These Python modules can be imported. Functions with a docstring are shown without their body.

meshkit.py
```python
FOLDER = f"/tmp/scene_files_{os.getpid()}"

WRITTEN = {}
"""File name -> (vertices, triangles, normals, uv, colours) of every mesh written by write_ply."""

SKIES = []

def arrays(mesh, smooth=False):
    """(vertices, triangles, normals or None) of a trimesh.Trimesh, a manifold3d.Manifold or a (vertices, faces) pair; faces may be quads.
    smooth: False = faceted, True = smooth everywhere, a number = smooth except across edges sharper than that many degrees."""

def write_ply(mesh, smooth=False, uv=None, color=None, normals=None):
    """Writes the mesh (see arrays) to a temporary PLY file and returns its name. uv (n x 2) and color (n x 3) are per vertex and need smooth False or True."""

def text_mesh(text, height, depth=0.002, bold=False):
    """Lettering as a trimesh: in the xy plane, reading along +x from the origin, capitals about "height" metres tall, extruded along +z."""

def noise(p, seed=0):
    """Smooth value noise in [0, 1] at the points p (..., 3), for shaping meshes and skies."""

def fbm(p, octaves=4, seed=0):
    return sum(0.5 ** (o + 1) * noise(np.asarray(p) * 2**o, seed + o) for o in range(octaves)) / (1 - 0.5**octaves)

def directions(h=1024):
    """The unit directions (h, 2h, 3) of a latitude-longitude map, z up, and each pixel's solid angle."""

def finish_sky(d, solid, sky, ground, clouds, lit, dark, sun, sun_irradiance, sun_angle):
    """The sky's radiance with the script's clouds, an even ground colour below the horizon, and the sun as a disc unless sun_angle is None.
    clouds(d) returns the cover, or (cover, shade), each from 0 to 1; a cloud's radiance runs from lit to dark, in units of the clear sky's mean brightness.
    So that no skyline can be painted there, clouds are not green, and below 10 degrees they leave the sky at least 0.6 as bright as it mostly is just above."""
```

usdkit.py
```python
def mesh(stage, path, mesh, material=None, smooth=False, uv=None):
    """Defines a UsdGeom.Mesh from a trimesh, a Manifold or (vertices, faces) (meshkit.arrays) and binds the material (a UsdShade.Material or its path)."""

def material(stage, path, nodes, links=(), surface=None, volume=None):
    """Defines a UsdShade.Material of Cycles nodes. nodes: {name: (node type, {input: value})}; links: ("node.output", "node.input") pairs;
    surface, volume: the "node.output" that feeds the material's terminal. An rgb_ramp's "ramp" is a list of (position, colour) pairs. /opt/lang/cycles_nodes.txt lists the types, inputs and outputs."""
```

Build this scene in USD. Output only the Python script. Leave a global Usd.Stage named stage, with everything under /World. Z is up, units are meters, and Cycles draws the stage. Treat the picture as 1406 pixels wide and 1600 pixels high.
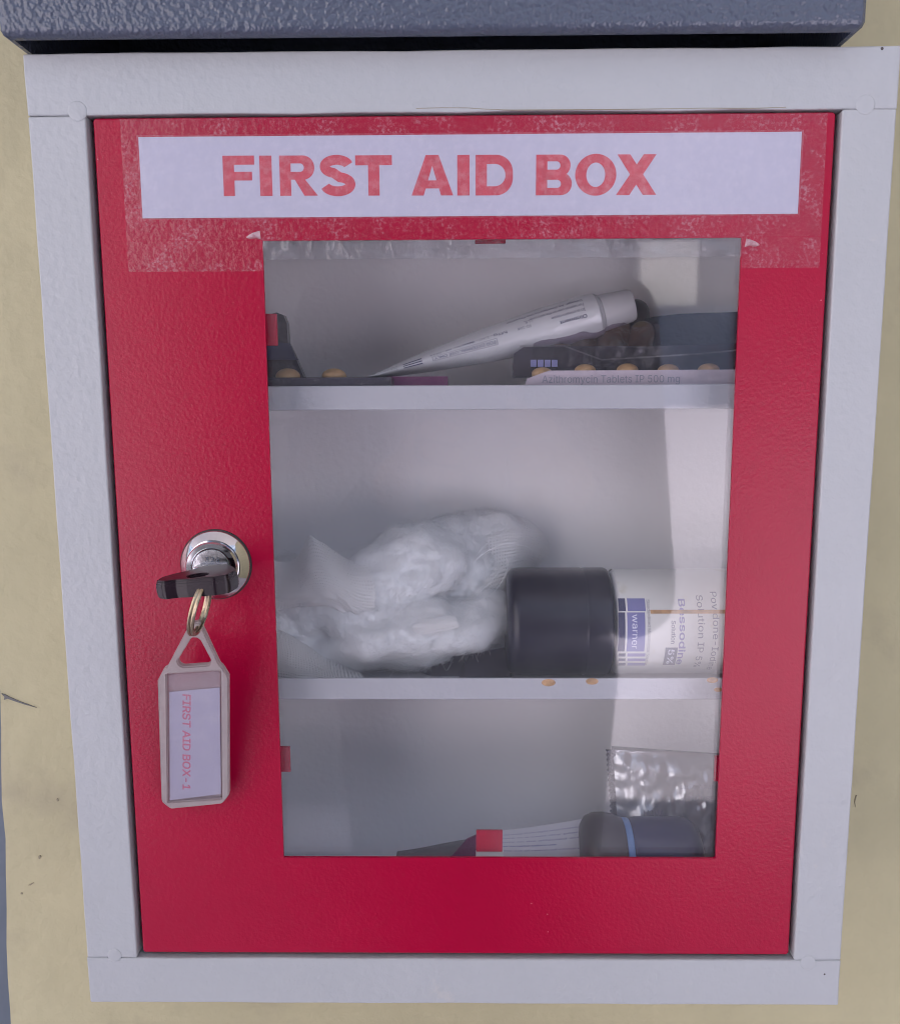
import math, random
import numpy as np, trimesh, manifold3d as m3
import shapely.geometry as sg, shapely.affinity as sa
from shapely.ops import unary_union
from pxr import Usd, UsdGeom, UsdLux, UsdShade, Gf, Sdf, Vt
import usdkit, meshkit

random.seed(7); RNG = np.random.default_rng(7)
stage = Usd.Stage.CreateInMemory()
UsdGeom.SetStageUpAxis(stage, 'Z'); UsdGeom.SetStageMetersPerUnit(stage, 1.0)
UsdGeom.Xform.Define(stage, '/World'); UsdGeom.Scope.Define(stage, '/World/Looks')

# ---------------------------------------------------------------- camera, sky, sun
EYE = np.array([0.0, -0.3356, 1.30]); YAW, PITCH, ROLL, F = -0.01255, 0.14343, -0.00452, 1350.0
EXPOSURE = 1.46
SUN_EL, SUN_AZ = math.radians(62), math.radians(38)          # behind the wall, so the wall's face is in open shade
_cy, _sy, _cp, _sp = math.cos(YAW), math.sin(YAW), math.cos(PITCH), math.sin(PITCH)
FWD = np.array([_sy*_cp, _cy*_cp, -_sp]); _r = np.array([_cy, -_sy, 0.0]); _u = np.cross(_r, FWD)
RIGHT = _r*math.cos(ROLL) + _u*math.sin(ROLL); UP = -_r*math.sin(ROLL) + _u*math.cos(ROLL)
cam = UsdGeom.Camera.Define(stage, '/World/camera')
M = Gf.Matrix4d(*RIGHT, 0, *UP, 0, *(-FWD), 0, *EYE, 1)
cam.AddTransformOp().Set(M)
cam.CreateHorizontalApertureAttr(36.0); cam.CreateFocalLengthAttr(36.0*F/1406); cam.CreateVerticalApertureAttr(36.0*1024/899)
cam.CreateClippingRangeAttr(Gf.Vec2f(0.02, 500)); cam.CreateExposureAttr(EXPOSURE)

sunv = np.array([math.sin(SUN_AZ)*math.cos(SUN_EL), math.cos(SUN_AZ)*math.cos(SUN_EL), math.sin(SUN_EL)])
usdkit.material(stage, '/World/Looks/sky', {
    's': ('sky_texture', {'sky_type': 'single_scattering', 'sun_disc': False, 'sun_elevation': SUN_EL, 'sun_rotation': math.atan2(sunv[0], sunv[1]), 'aerosol_density': 2.0, 'air_density': 1.0}),
    'tc': ('texture_coordinate', {}), 'mp': ('mapping', {'scale': (1.6, 1.6, 4.0)}),
    'n': ('noise_texture', {'scale': 1.7, 'detail': 6, 'roughness': 0.55}),
    'rp': ('rgb_ramp', {'ramp': [(0.40, (0, 0, 0)), (0.62, (0.55, 0.55, 0.55))]}),
    'mx': ('mix', {'color2': (9.5, 9.8, 10.4)}),
    'b': ('background_shader', {'strength': 0.085})},
    [('tc.generated', 'mp.vector'), ('mp.vector', 'n.vector'), ('n.fac', 'rp.fac'), ('rp.color', 'mx.fac'), ('s.color', 'mx.color1'), ('mx.color', 'b.color')], surface='b.background')
dome = UsdLux.DomeLight.Define(stage, '/World/sky'); UsdShade.MaterialBindingAPI.Apply(dome.GetPrim()).Bind(UsdShade.Material.Get(stage, '/World/Looks/sky'))
dome.GetPrim().SetCustomDataByKey('kind', 'structure')
sun = UsdLux.DistantLight.Define(stage, '/World/sun'); sun.CreateIntensityAttr(1.25); sun.CreateAngleAttr(0.5); sun.CreateNormalizeAttr(True); sun.CreateColorAttr(Gf.Vec3f(1, .96, .91))
zax = sunv; xax = np.cross([0, 0, 1.0], zax); xax /= np.linalg.norm(xax); yax = np.cross(zax, xax)
sun.AddTransformOp().Set(Gf.Matrix4d(*xax, 0, *yax, 0, *zax, 0, 0, 0, 5, 1))

# ---------------------------------------------------------------- helpers
def P(px, py, y):
    "the point of the depth plane y that stands at a pixel of the photograph"
    d = FWD + (px-703)/F*RIGHT - (py-800)/F*UP
    return EYE + d*((y-EYE[1])/d[1])
def ray(px, py):
    d = FWD + (px-703)/F*RIGHT - (py-800)/F*UP
    return d/np.linalg.norm(d)
_used = {}
def numbered(parent, name):
    k = (parent, name); n = _used.get(k, 0); _used[k] = n+1
    return f'{parent}/{name}' + (f'_{n:03d}' if n else '')
def tag(prim, label=None, cat=None, group=None, kind=None):
    for k, v in (('label', label), ('category', cat), ('group', group), ('kind', kind)):
        if v: prim.SetCustomDataByKey(k, v)
def thing(name, label, cat, loc=(0, 0, 0), group=None, kind=None):
    path = numbered('/World', name); x = UsdGeom.Xform.Define(stage, path); loc = np.asarray(loc, float)
    x.AddTranslateOp().Set(Gf.Vec3d(*map(float, loc)))
    tag(x.GetPrim(), label, cat, group, kind); ORG[path] = loc
    return path
ORG = {}
def part(parent, name, mesh, mat, smooth=30, label=None, uv=None, kind=None):
    "world-space mesh -> a Mesh prim under parent (whose origin is taken off)"
    path = numbered(parent, name)
    top = '/'.join(parent.split('/')[:3]); o = ORG.get(top, np.zeros(3))
    v, f = (np.asarray(mesh.vertices), np.asarray(mesh.faces)) if isinstance(mesh, trimesh.Trimesh) else (np.asarray(mesh[0], float), np.asarray(mesh[1], int))
    if f.shape[1] == 4: f = np.vstack([f[:, [0, 1, 2]], f[:, [0, 2, 3]]])
    usdkit.mesh(stage, path, trimesh.Trimesh(v-o, f, process=False), MATS[mat], smooth=smooth, uv=uv)
    tag(stage.GetPrimAtPath(path), label, None, None, kind)
    return path
def single(name, mesh, mat, label=None, cat=None, group=None, kind=None, smooth=30):
    p = part('/World', name, mesh, mat, smooth); tag(stage.GetPrimAtPath(p), label, cat, group, kind); return p
cat = trimesh.util.concatenate
def box(x0, x1, y0, y1, z0, z1, c=0.0):
    "box, its edges chamfered by c"
    if c <= 0:
        b = trimesh.creation.box((x1-x0, y1-y0, z1-z0)); b.apply_translation(((x0+x1)/2, (y0+y1)/2, (z0+z1)/2)); return b
    pts = []
    for x, sx in ((x0, 1), (x1, -1)):
        for y, sy in ((y0, 1), (y1, -1)):
            for z, sz in ((z0, 1), (z1, -1)):
                k = .35*c
                pts += [(x, y+sy*c, z+sz*c), (x+sx*c, y, z+sz*c), (x+sx*c, y+sy*c, z), (x+sx*k, y+sy*k, z+sz*c), (x+sx*k, y+sy*c, z+sz*k), (x+sx*c, y+sy*k, z+sz*k)]
    return trimesh.Trimesh(pts).convex_hull
def to_mani(m): return m3.Manifold(m3.Mesh(np.asarray(m.vertices, np.float32), np.asarray(m.faces, np.uint32)))
def to_tri(m):
    q = m.to_mesh(); return trimesh.Trimesh(q.vert_properties[:, :3], q.tri_verts)
def cut(a, *bs):
    a = to_mani(a)
    for b in bs: a = a - to_mani(b)
    return to_tri(a)
def lathe(prof, axis='x', n=48, close=True):
    "prof: (along, radius) pairs, revolved round the local axis; returns verts, faces around the origin"
    prof = np.asarray(prof, float); a = np.linspace(0, 2*np.pi, n, endpoint=False)
    s, r = prof[:, 0], prof[:, 1]
    c0, c1 = np.outer(r, np.cos(a)), np.outer(r, np.sin(a)); S = np.repeat(s[:, None], n, 1)
    v = {'x': np.stack([S, c0, c1], -1), 'y': np.stack([c1, S, c0], -1), 'z': np.stack([c0, c1, S], -1)}[axis].reshape(-1, 3)
    f = []
    for i in range(len(prof)-1):
        for j in range(n):
            k = (j+1) % n; f.append((i*n+j, i*n+k, (i+1)*n+k)); f.append((i*n+j, (i+1)*n+k, (i+1)*n+j))
    m = trimesh.Trimesh(v, np.array(f)[:, ::-1], process=False)
    return m
def tube(pts, r, n=8, closed=False):
    pts = np.asarray(pts, float); m = len(pts); r = np.broadcast_to(r, m)
    t = np.gradient(pts, axis=0) if not closed else np.roll(pts, -1, 0)-np.roll(pts, 1, 0)
    t /= np.linalg.norm(t, axis=1, keepdims=True)
    ref = np.array([0.12, 0.31, 0.94]); v = []
    nn = np.cross(t[0], ref); nn /= np.linalg.norm(nn)
    for i in range(m):
        nn = nn - t[i]*np.dot(nn, t[i]); nn /= np.linalg.norm(nn); b = np.cross(t[i], nn)
        for k in range(n):
            a = 2*np.pi*k/n; v.append(pts[i]+r[i]*(nn*math.cos(a)+b*math.sin(a)))
    f = []
    for i in range(m-1+closed):
        i2 = (i+1) % m
        for k in range(n):
            k2 = (k+1) % n; f += [(i*n+k, i*n+k2, i2*n+k2), (i*n+k, i2*n+k2, i2*n+k)]
    if not closed:
        c0, c1 = len(v), len(v)+1; v += [pts[0], pts[-1]]
        for k in range(n): f += [(c0, (k+1) % n, k), (c1, (m-1)*n+k, (m-1)*n+(k+1) % n)]
    return trimesh.Trimesh(v, f, process=False)
def grid(fn, nu, nv):
    "sheet fn(u,v) -> point; returns verts, quads, uv"
    u, v = np.meshgrid(np.linspace(0, 1, nu), np.linspace(0, 1, nv), indexing='ij')
    pts = fn(u.ravel(), v.ravel()); i, j = np.meshgrid(np.arange(nu-1), np.arange(nv-1), indexing='ij'); a = (i*nv+j).ravel()
    return pts, np.stack([a, a+nv, a+nv+1, a+1], 1), np.stack([u.ravel(), v.ravel()], 1)
def bez(ctrl):
    "smooth surface through a grid of control points (cubic splines both ways)"
    from scipy.interpolate import CubicSpline
    C = np.asarray(ctrl, float)
    def fn(u, v):
        nu, nv = C.shape[:2]
        A = CubicSpline(np.linspace(0, 1, nu), C, axis=0) if nu > 2 else None
        out = np.empty((len(u), 3))
        for uu in np.unique(u):
            row = A(uu) if A is not None else C[0]*(1-uu)+C[1]*uu
            s = u == uu
            out[s] = CubicSpline(np.linspace(0, 1, nv), row, axis=0)(v[s]) if nv > 2 else row[0]*(1-v[s])[:, None]+row[1]*v[s][:, None]
        return out
    return fn
def extrude(shape, depth):
    gs = getattr(shape, 'geoms', [shape]); return cat([trimesh.creation.extrude_polygon(g, depth, engine='earcut') for g in gs if g.area > 0])
def face(m, origin, ex=(1, 0, 0), ey=(0, 0, 1)):
    "local xy(z) -> world: x along ex, y along ey, z out of the surface"
    ex, ey = np.asarray(ex, float), np.asarray(ey, float); ex /= np.linalg.norm(ex); ey = ey-ex*ex.dot(ey); ey /= np.linalg.norm(ey)
    v = np.asarray(m.vertices); w = np.asarray(origin)+v[:, :1]*ex+v[:, 1:2]*ey+v[:, 2:3]*np.cross(ex, ey)
    return trimesh.Trimesh(w, m.faces, process=False)
def text(s, length, height, depth=.00008, bold=False):
    t = meshkit.text_mesh(s, height, depth, bold); t.apply_translation((-t.bounds[0][0], 0, 0))
    t.apply_scale((length/t.bounds[1][0], 1, 1)); return t
def sphere(c, r, sub=3, sc=(1, 1, 1)):
    s = trimesh.creation.icosphere(subdivisions=sub, radius=r); s.apply_scale(sc); s.apply_translation(c); return s

# ---------------------------------------------------------------- materials
MATS = {}
def mat(name, col, rough=.5, bump=None, spec=.5, metal=0., var=0., vscale=30., specks=None, coat=0., extra=None, col2=None, dirt=None):
    n = {'g': ('geometry', {}), 'p': ('principled_bsdf', {'base_color': col, 'roughness': rough, 'specular_ior_level': spec, 'metallic': metal, 'coat_weight': coat, 'coat_roughness': .15, **(extra or {})})}
    L = []; out = None
    if var or col2:
        c2 = col2 or tuple(min(1, c*(1+var)) for c in col); c1 = tuple(c*(1-var) for c in col) if not col2 else col
        n['vn'] = ('noise_texture', {'scale': vscale, 'detail': 5, 'roughness': .6}); n['vr'] = ('rgb_ramp', {'ramp': [(.32, c1), (.68, c2)]})
        L += [('g.position', 'vn.vector'), ('vn.fac', 'vr.fac')]; out = 'vr.color'
    if dirt:                                                     # blotches: (colour, scale, lo, hi)
        dc, ds, lo, hi = dirt
        n['dn'] = ('noise_texture', {'scale': ds, 'detail': 7, 'roughness': .62}); n['dr'] = ('rgb_ramp', {'ramp': [(lo, (0, 0, 0)), (hi, (1, 1, 1))]})
        n['dm'] = ('mix', {'color1': col, 'color2': dc})
        L += [('g.position', 'dn.vector'), ('dn.fac', 'dr.fac'), ('dr.color', 'dm.fac')] + ([(out, 'dm.color1')] if out else []); out = 'dm.color'
    if specks:                                                   # small flecks: (colour, scale, radius, share)
        sc, ss, rad, share = specks
        n['sv'] = ('voronoi_texture', {'scale': ss}); n['sl'] = ('math', {'math_type': 'less_than', 'value2': rad})
        n['ss'] = ('separate_color', {}); n['sk'] = ('math', {'math_type': 'less_than', 'value2': share}); n['sm'] = ('math', {'math_type': 'multiply'})
        n['sx'] = ('mix', {'color1': col, 'color2': sc})
        L += [('g.position', 'sv.vector'), ('sv.distance', 'sl.value1'), ('sv.color', 'ss.color'), ('ss.r', 'sk.value1'), ('sl.value', 'sm.value1'), ('sk.value', 'sm.value2'), ('sm.value', 'sx.fac')] + ([(out, 'sx.color1')] if out else []); out = 'sx.color'
    if out: L.append((out, 'p.base_color'))
    if bump:                                                     # (scale, distance[, detail])
        n['bn'] = ('noise_texture', {'scale': bump[0], 'detail': bump[2] if len(bump) > 2 else 2, 'roughness': .5}); n['bb'] = ('bump', {'distance': bump[1], 'strength': 1.0})
        L += [('g.position', 'bn.vector'), ('bn.fac', 'bb.height'), ('bb.normal', 'p.normal')]
    MATS[name] = usdkit.material(stage, '/World/Looks/'+name, n, L, surface='p.BSDF')
mat('red_paint', (.345, .0004, .031), .26, (800, .00009, 2), .36, var=.05, vscale=14, specks=((.60, .20, .24), 140, .035, .10))
mat('grey_paint', (.070, .084, .125), .24, (480, .0008, 1), .65)
mat('white_paint', (.42, .437, .462), .38, (330, .00030, 2), .5, var=.015, vscale=22, dirt=((.52, .50, .47), 38, .64, .80), specks=((.07, .06, .06), 85, .05, .10))
mat('shelf_paint', (.43, .435, .485), .42, (300, .0002, 2), .4)
mat('inner_paint', (.93, .93, .97), .45, (300, .0002, 2), .4, specks=((.2, .2, .22), 60, .03, .05))
mat('wall_paint', (.475, .437, .280), .62, (70, .0016, 7), .3, var=.07, vscale=9, dirt=((.39, .35, .24), 17, .58, .80), specks=((.16, .13, .10), 42, .045, .10))
mat('side_paint', (.13, .16, .21), .5, (60, .001, 4))
mat('crack_grey', (.15, .15, .15), .8)
mat('cap_grey', (.50, .50, .54), .45)
mat('dirt_mark', (.27, .24, .17), .8)
mat('dark_edge', (.03, .028, .03), .6)
mat('paper', (.46, .455, .565), .55, (900, .00006, 2), .3, var=.02, vscale=60)
mat('red_print', (.50, .055, .085), .6, None, .3, var=.10, vscale=260)
mat('pink_print', (.62, .13, .23), .6, None, .3)
mat('chrome', (.60, .60, .63), .07, (60, .00025, 2), metal=1.)
mat('worn_chrome', (.62, .62, .65), .18, (700, .00003, 2), metal=1., var=.12, vscale=700)
mat('black_plastic', (.018, .014, .02), .28, (700, .0001, 2), .5)
mat('key_plastic', (.016, .009, .014), .26, (900, .00003, 2), .32)
mat('brass', (.42, .34, .24), .28, (900, .0001, 2), metal=1., var=.15, vscale=400)
mat('cap_plastic', (.010, .009, .022), .22, (400, .00003, 2), .4)
mat('white_plastic', (.74, .74, .76), .35, (200, .0001, 2), .45, var=.02, vscale=40)
mat('bottle_label', (.70, .70, .69), .38, (250, .0001, 2), .4, dirt=((.55, .50, .36), 70, .60, .8))
mat('navy_ink', (.05, .05, .12), .5); mat('violet_ink', (.20, .20, .42), .5); mat('lilac_ink', (.27, .25, .46), .5); mat('pale_ink', (.70, .70, .80), .5); mat('grey_ink', (.22, .22, .28), .5)
mat('iodine', (.50, .30, .15), .35, (300, .0002, 2), var=.35, vscale=260)
mat('tube_metal', (.62, .63, .68), .30, (160, .0005, 3), .5, metal=.15)
mat('amber', (.12, .08, .045), .18, (300, .0003, 2), .6, var=.3, vscale=150)
mat('smoke_film', (.045, .04, .06), .22, (250, .0006, 2), .6)
mat('plum_film', (.16, .04, .12), .25, (250, .0005, 2), .6)
mat('blue_foil', (.05, .058, .09), .3, (140, .0010, 3), .6, metal=.3)
mat('tablet', (.42, .26, .13), .5, (600, .0001, 2), var=.1, vscale=200)
mat('pink_strip', (.44, .38, .45), .35, (200, .0004, 2), .5)
mat('white_strip', (.60, .58, .66), .35, (200, .0004, 2), .5)
mat('foil', (.42, .43, .47), .30, (40, .0006, 2), metal=.75)
mat('foil_edge', (.16, .16, .19), .3, (900, .0006, 2), metal=.6)
mat('brown_plastic', (.075, .065, .075), .35, (300, .0001, 2))
mat('navy_plastic', (.03, .032, .09), .32, (300, .0001, 2))
mat('sky_plastic', (.16, .28, .55), .4)
mat('leaflet_paper', (.62, .61, .68), .6)
mat('olive_pack', (.13, .13, .155), .4, (200, .0005, 3))
mat('ground_slabs', (.61, .56, .64), .85, (3, .01, 8), .2, var=.12, vscale=1.2)
mat('pale_render', (.78, .75, .72), .8, (4, .01, 6), .2, var=.08, vscale=1.5)
mat('dark_render', (.10, .10, .115), .8, None, .2, var=.2, vscale=.8)
mat('blue_paint', (.085, .115, .18), .6, None, .3, var=.15, vscale=3)
mat('cloth_dark', (.10, .10, .12), .9, (300, .002, 3), .1); mat('skin', (.30, .17, .11), .55); mat('hair_black', (.012, .01, .01), .6)
mat('cotton', (.90, .91, .95), .95, (500, .0002, 3), .05, extra={'subsurface_weight': .35, 'subsurface_scale': .004, 'subsurface_radius': (1, 1, 1), 'sheen_weight': .25})
def pane(name, tint, haze, ior=1.5, rough=0.0, noise=(20, .5, .75), hcol=(.8, .8, .85), bump=None, cluster=None):
    "clear sheet: straight-through light, Fresnel reflection, a little dust (haze: least, most)"
    n = {'g': ('geometry', {}), 't': ('transparent_bsdf', {'color': tint}), 'r': ('glossy_bsdf', {'color': (1, 1, 1), 'roughness': rough}), 'dt': ('vector_math', {'math_type': 'dot_product'}), 'ab': ('math', {'math_type': 'absolute'}), 'oc': ('math', {'math_type': 'subtract', 'value1': 1.0, 'use_clamp': True}), 'p5': ('math', {'math_type': 'power', 'value2': 5.0}), 'f': ('math', {'math_type': 'multiply_add', 'value2': 1-((ior-1)/(ior+1))**2, 'value3': ((ior-1)/(ior+1))**2}), 'm': ('mix_closure', {}),
         'd': ('diffuse_bsdf', {'color': hcol}), 'n': ('noise_texture', {'scale': noise[0], 'detail': 6, 'roughness': .6}), 'h': ('map_range', {'from_min': noise[1], 'from_max': noise[2], 'to_min': haze[0], 'to_max': haze[1], 'clamp': True}), 'o': ('mix_closure', {})}
    L = [('g.normal', 'dt.vector1'), ('g.incoming', 'dt.vector2'), ('dt.value', 'ab.value1'), ('ab.value', 'oc.value2'), ('oc.value', 'p5.value1'), ('p5.value', 'f.value1'), ('f.value', 'm.fac'), ('t.BSDF', 'm.closure1'), ('r.BSDF', 'm.closure2'), ('g.position', 'n.vector'), ('n.fac', 'h.value'), ('h.result', 'o.fac'), ('m.closure', 'o.closure1'), ('d.BSDF', 'o.closure2')]
    if cluster:
        n['cn'] = ('noise_texture', {'scale': cluster, 'detail': 3}); n['cr'] = ('map_range', {'from_min': .45, 'from_max': .72, 'to_min': .06, 'to_max': 1., 'clamp': True}); n['cm'] = ('math', {'math_type': 'multiply'})
        L = [x for x in L if x[0] != 'h.result']+[('g.position', 'cn.vector'), ('cn.fac', 'cr.value'), ('cr.result', 'cm.value1'), ('h.result', 'cm.value2'), ('cm.value', 'o.fac')]
    if bump:
        n['bn'] = ('noise_texture', {'scale': bump[0], 'detail': 3}); n['bb'] = ('bump', {'distance': bump[1], 'strength': 1.})
        L += [('g.position', 'bn.vector'), ('bn.fac', 'bb.height'), ('bb.normal', 'r.normal')]
    MATS[name] = usdkit.material(stage, '/World/Looks/'+name, n, L, surface='o.closure')
pane('glass', (.99, .99, .99), (.010, .040), 1.5, .035, (9, .45, .8))
pane('clear_tape', (.97, .96, .98), (.015, .28), 1.45, .20, (800, .50, .72), (.80, .68, .76), (420, .0005), 75)
pane('flat_tape', (.97, .97, .98), (.03, .13), 1.45, .20, (300, .45, .72), (.80, .76, .82), (200, .0002))
pane('loose_tape', (.88, .88, .90), (.02, .14), 1.5, .10, (90, .5, .8), (.75, .75, .8), (150, .002))
pane('film_clear', (.93, .92, .94), (.04, .12), 1.45, .18, (120, .5, .75), (.7, .66, .68))
pane('tag_plastic', (.86, .80, .80), (.40, .50), 1.5, .22, (160, .4, .7), (.52, .47, .47), (300, .0004))
pane('plum_clear', (.72, .66, .74), (.03, .10), 1.5, .12, (90, .4, .7), (.25, .20, .26), (160, .0015))
pane('tuck_film', (.9, .9, .92), (.15, .45), 1.5, .1, (200, .4, .7), (.85, .83, .87), (400, .001))
pane('smoke_clear', (.40, .37, .45), (.10, .22), 1.5, .15, (90, .4, .7), (.12, .10, .14), (200, .001))
# gauze: an open weave of white threads, cut from the sheet along its own uv
UsdShade  # noqa
MATS['gauze'] = usdkit.material(stage, '/World/Looks/gauze', {
    'uv': ('uvmap', {'attribute': 'st'}), 's': ('separate_xyz', {}),
    'a': ('math', {'math_type': 'fraction'}), 'b': ('math', {'math_type': 'fraction'}),
    'la': ('math', {'math_type': 'less_than', 'value2': .52}), 'lb': ('math', {'math_type': 'less_than', 'value2': .52}), 'mx': ('math', {'math_type': 'maximum'}),
    't': ('transparent_bsdf', {}), 'd': ('diffuse_bsdf', {'color': (.92, .92, .94)}), 'tr': ('translucent_bsdf', {'color': (.86, .86, .88)}), 'dt': ('mix_closure', {'fac': .35}), 'o': ('mix_closure', {})},
    [('uv.UV', 's.vector'), ('s.x', 'a.value1'), ('s.y', 'b.value1'), ('a.value', 'la.value1'), ('b.value', 'lb.value1'), ('la.value', 'mx.value1'), ('lb.value', 'mx.value2'),
     ('d.BSDF', 'dt.closure1'), ('tr.BSDF', 'dt.closure2'), ('mx.value', 'o.fac'), ('t.BSDF', 'o.closure1'), ('dt.closure', 'o.closure2')], surface='o.closure')

Z0 = 1.4219                                                       # top edge of the cabinet's front frame
def W(x, z): return x, Z0+z

# ---------------------------------------------------------------- ground, walls, what stands opposite
single('ground', box(-90, 90, -90, 6, -.3, 0), 'ground_slabs', kind='structure')
# cream pillar: its left arris is a little uneven
zz = np.linspace(0, 3.3, 160); rng = np.random.default_rng(3)
ex = -.2452+(1.124-zz)*-.046/1.0*1.0; ex = np.where(zz > 1.2, -.2452-(zz-1.124)*.002, -.2452-(1.124-zz)*.046)
ex = ex+.0016*(meshkit.noise(np.stack([zz*38, zz*0, zz*0], -1))-.5)+.0012*(meshkit.noise(np.stack([zz*140, zz*0, zz*0], -1))-.5)
poly = sg.Polygon(list(zip(ex, zz))+[(2.6, 3.3), (2.6, 0)])
wall = extrude(poly, .30)
pillar = thing('wall', 'cream painted wall behind the white cabinet', 'wall', (0, .1, 0))
part(pillar, 'wall_face', face(wall, (0, .40, 0)), 'wall_paint')
crk = [(2, 1084), (9, 1086), (14, 1089), (30, 1096), (57, 1106), (38, 1101), (20, 1095), (12, 1092), (6, 1094), (7, 1089)]
cv = [P(x, y, .0995) for x, y in crk]
part(pillar, 'crack', extrude(sg.Polygon([(q[0], q[2]) for q in cv]), .0008).apply_transform(np.array([[1, 0, 0, 0], [0, 0, -1, .1002], [0, 1, 0, 0], [0, 0, 0, 1.]])), 'crack_grey', label='grey chipped crack running in from the wall edge')
for pts in (((44, 1384), (49, 1381), (53, 1380), (48, 1384)), ((60, 1338), (62, 1337), (64, 1339), (62, 1343), (60, 1342)), ((32, 1396), (35, 1396), (35, 1398), (32, 1398)), ((1337, 1244), (1339, 1243), (1336, 1254), (1337, 1262), (1335, 1254)), ((88, 1249), (90, 1248), (91, 1252), (89, 1253))):
    q = [P(x, y, .0995) for x, y in pts]; part(pillar, 'scuff', extrude(sg.Polygon([(w[0], w[2]) for w in q]), .0006).apply_transform(np.array([[1, 0, 0, 0], [0, 0, -1, .1001], [0, 1, 0, 0], [0, 0, 0, 1.]])), 'dirt_mark')
single('side_wall', box(-4, -.20, .42, .7, 0, 3.3), 'side_paint', 'blue grey wall set back beyond the cream wall edge', 'wall')
single('porch_roof', box(-4, 4, -.95, .09, 2.95, 3.10), 'pale_render', 'pale porch roof jutting out over the cream wall', 'roof')
single('side_building', box(-9, -4.6, -12, -1.0, 0, 6), 'pale_render', 'pale sunlit building standing along the left of the yard', 'building')
b = thing('building', 'dark long building with a blue lower storey and a pale tower far across the yard', 'building', (0, -58, 0))
part(b, 'facade', box(-60, 60, -70, -58, 0, 24), 'dark_render'); part(b, 'lower_storey', box(-60, 60, -57.9, -55, 0, 6.3), 'blue_paint'); part(b, 'tower', box(11.4, 15.0, -57.9, -56, 6.4, 24), 'pale_render')
single('return_wall', box(1.35, 1.55, -.90, .09, 0, 2.94), 'wall_paint', 'cream return wall standing out at the right under the porch roof', 'wall')
# the photographer, standing in front of the cabinet: seen as the dark shape mirrored in the glass
def hull(a, ra, b_, rb):
    s1, s2 = m3.Manifold.sphere(ra, 20).translate(tuple(map(float, a))), m3.Manifold.sphere(rb, 20).translate(tuple(map(float, b_)))
    return m3.Manifold.batch_hull([s1, s2])
def body(bones, edge=.02, it=8):
    m = hull(*bones[0])
    for q in bones[1:]: m = m + hull(*q)
    t = to_tri(m.refine_to_length(edge)); trimesh.smoothing.filter_taubin(t, iterations=it); return t
PY = -.80
def J(x, y, z): return np.array([x+.02, PY+y, z])
ph = thing('person', 'person in dark clothes holding up a phone before the cabinet', 'person', (0.02, PY, 0))
hips, chest, neck, head = J(0, 0, .92), J(0, .01, 1.27), J(0, .0, 1.46), J(0, .05, 1.58)
bones = [(J(-.09, 0, .94), .10, J(.09, 0, .94), .10), (J(-.07, 0, .92), .10, J(-.06, 0, .45), .10), (J(.07, 0, .92), .10, J(.06, 0, .45), .10), (J(-.06, 0, .45), .10, J(.06, 0, .45), .10), (J(-.07, 0, .95), .11, J(-.10, .01, 1.28), .115), (J(.07, 0, .95), .11, J(.10, .01, 1.28), .115), (J(-.10, .01, 1.28), .115, J(.10, .01, 1.28), .115),
         (J(-.16, 0, 1.37), .06, J(.16, 0, 1.37), .06), (J(-.10, 0, 1.28), .11, J(-.05, 0, 1.40), .06), (J(.10, 0, 1.28), .11, J(.05, 0, 1.40), .06), (J(0, 0, 1.38), .06, neck, .052), (neck, .052, head, .06)]
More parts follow.
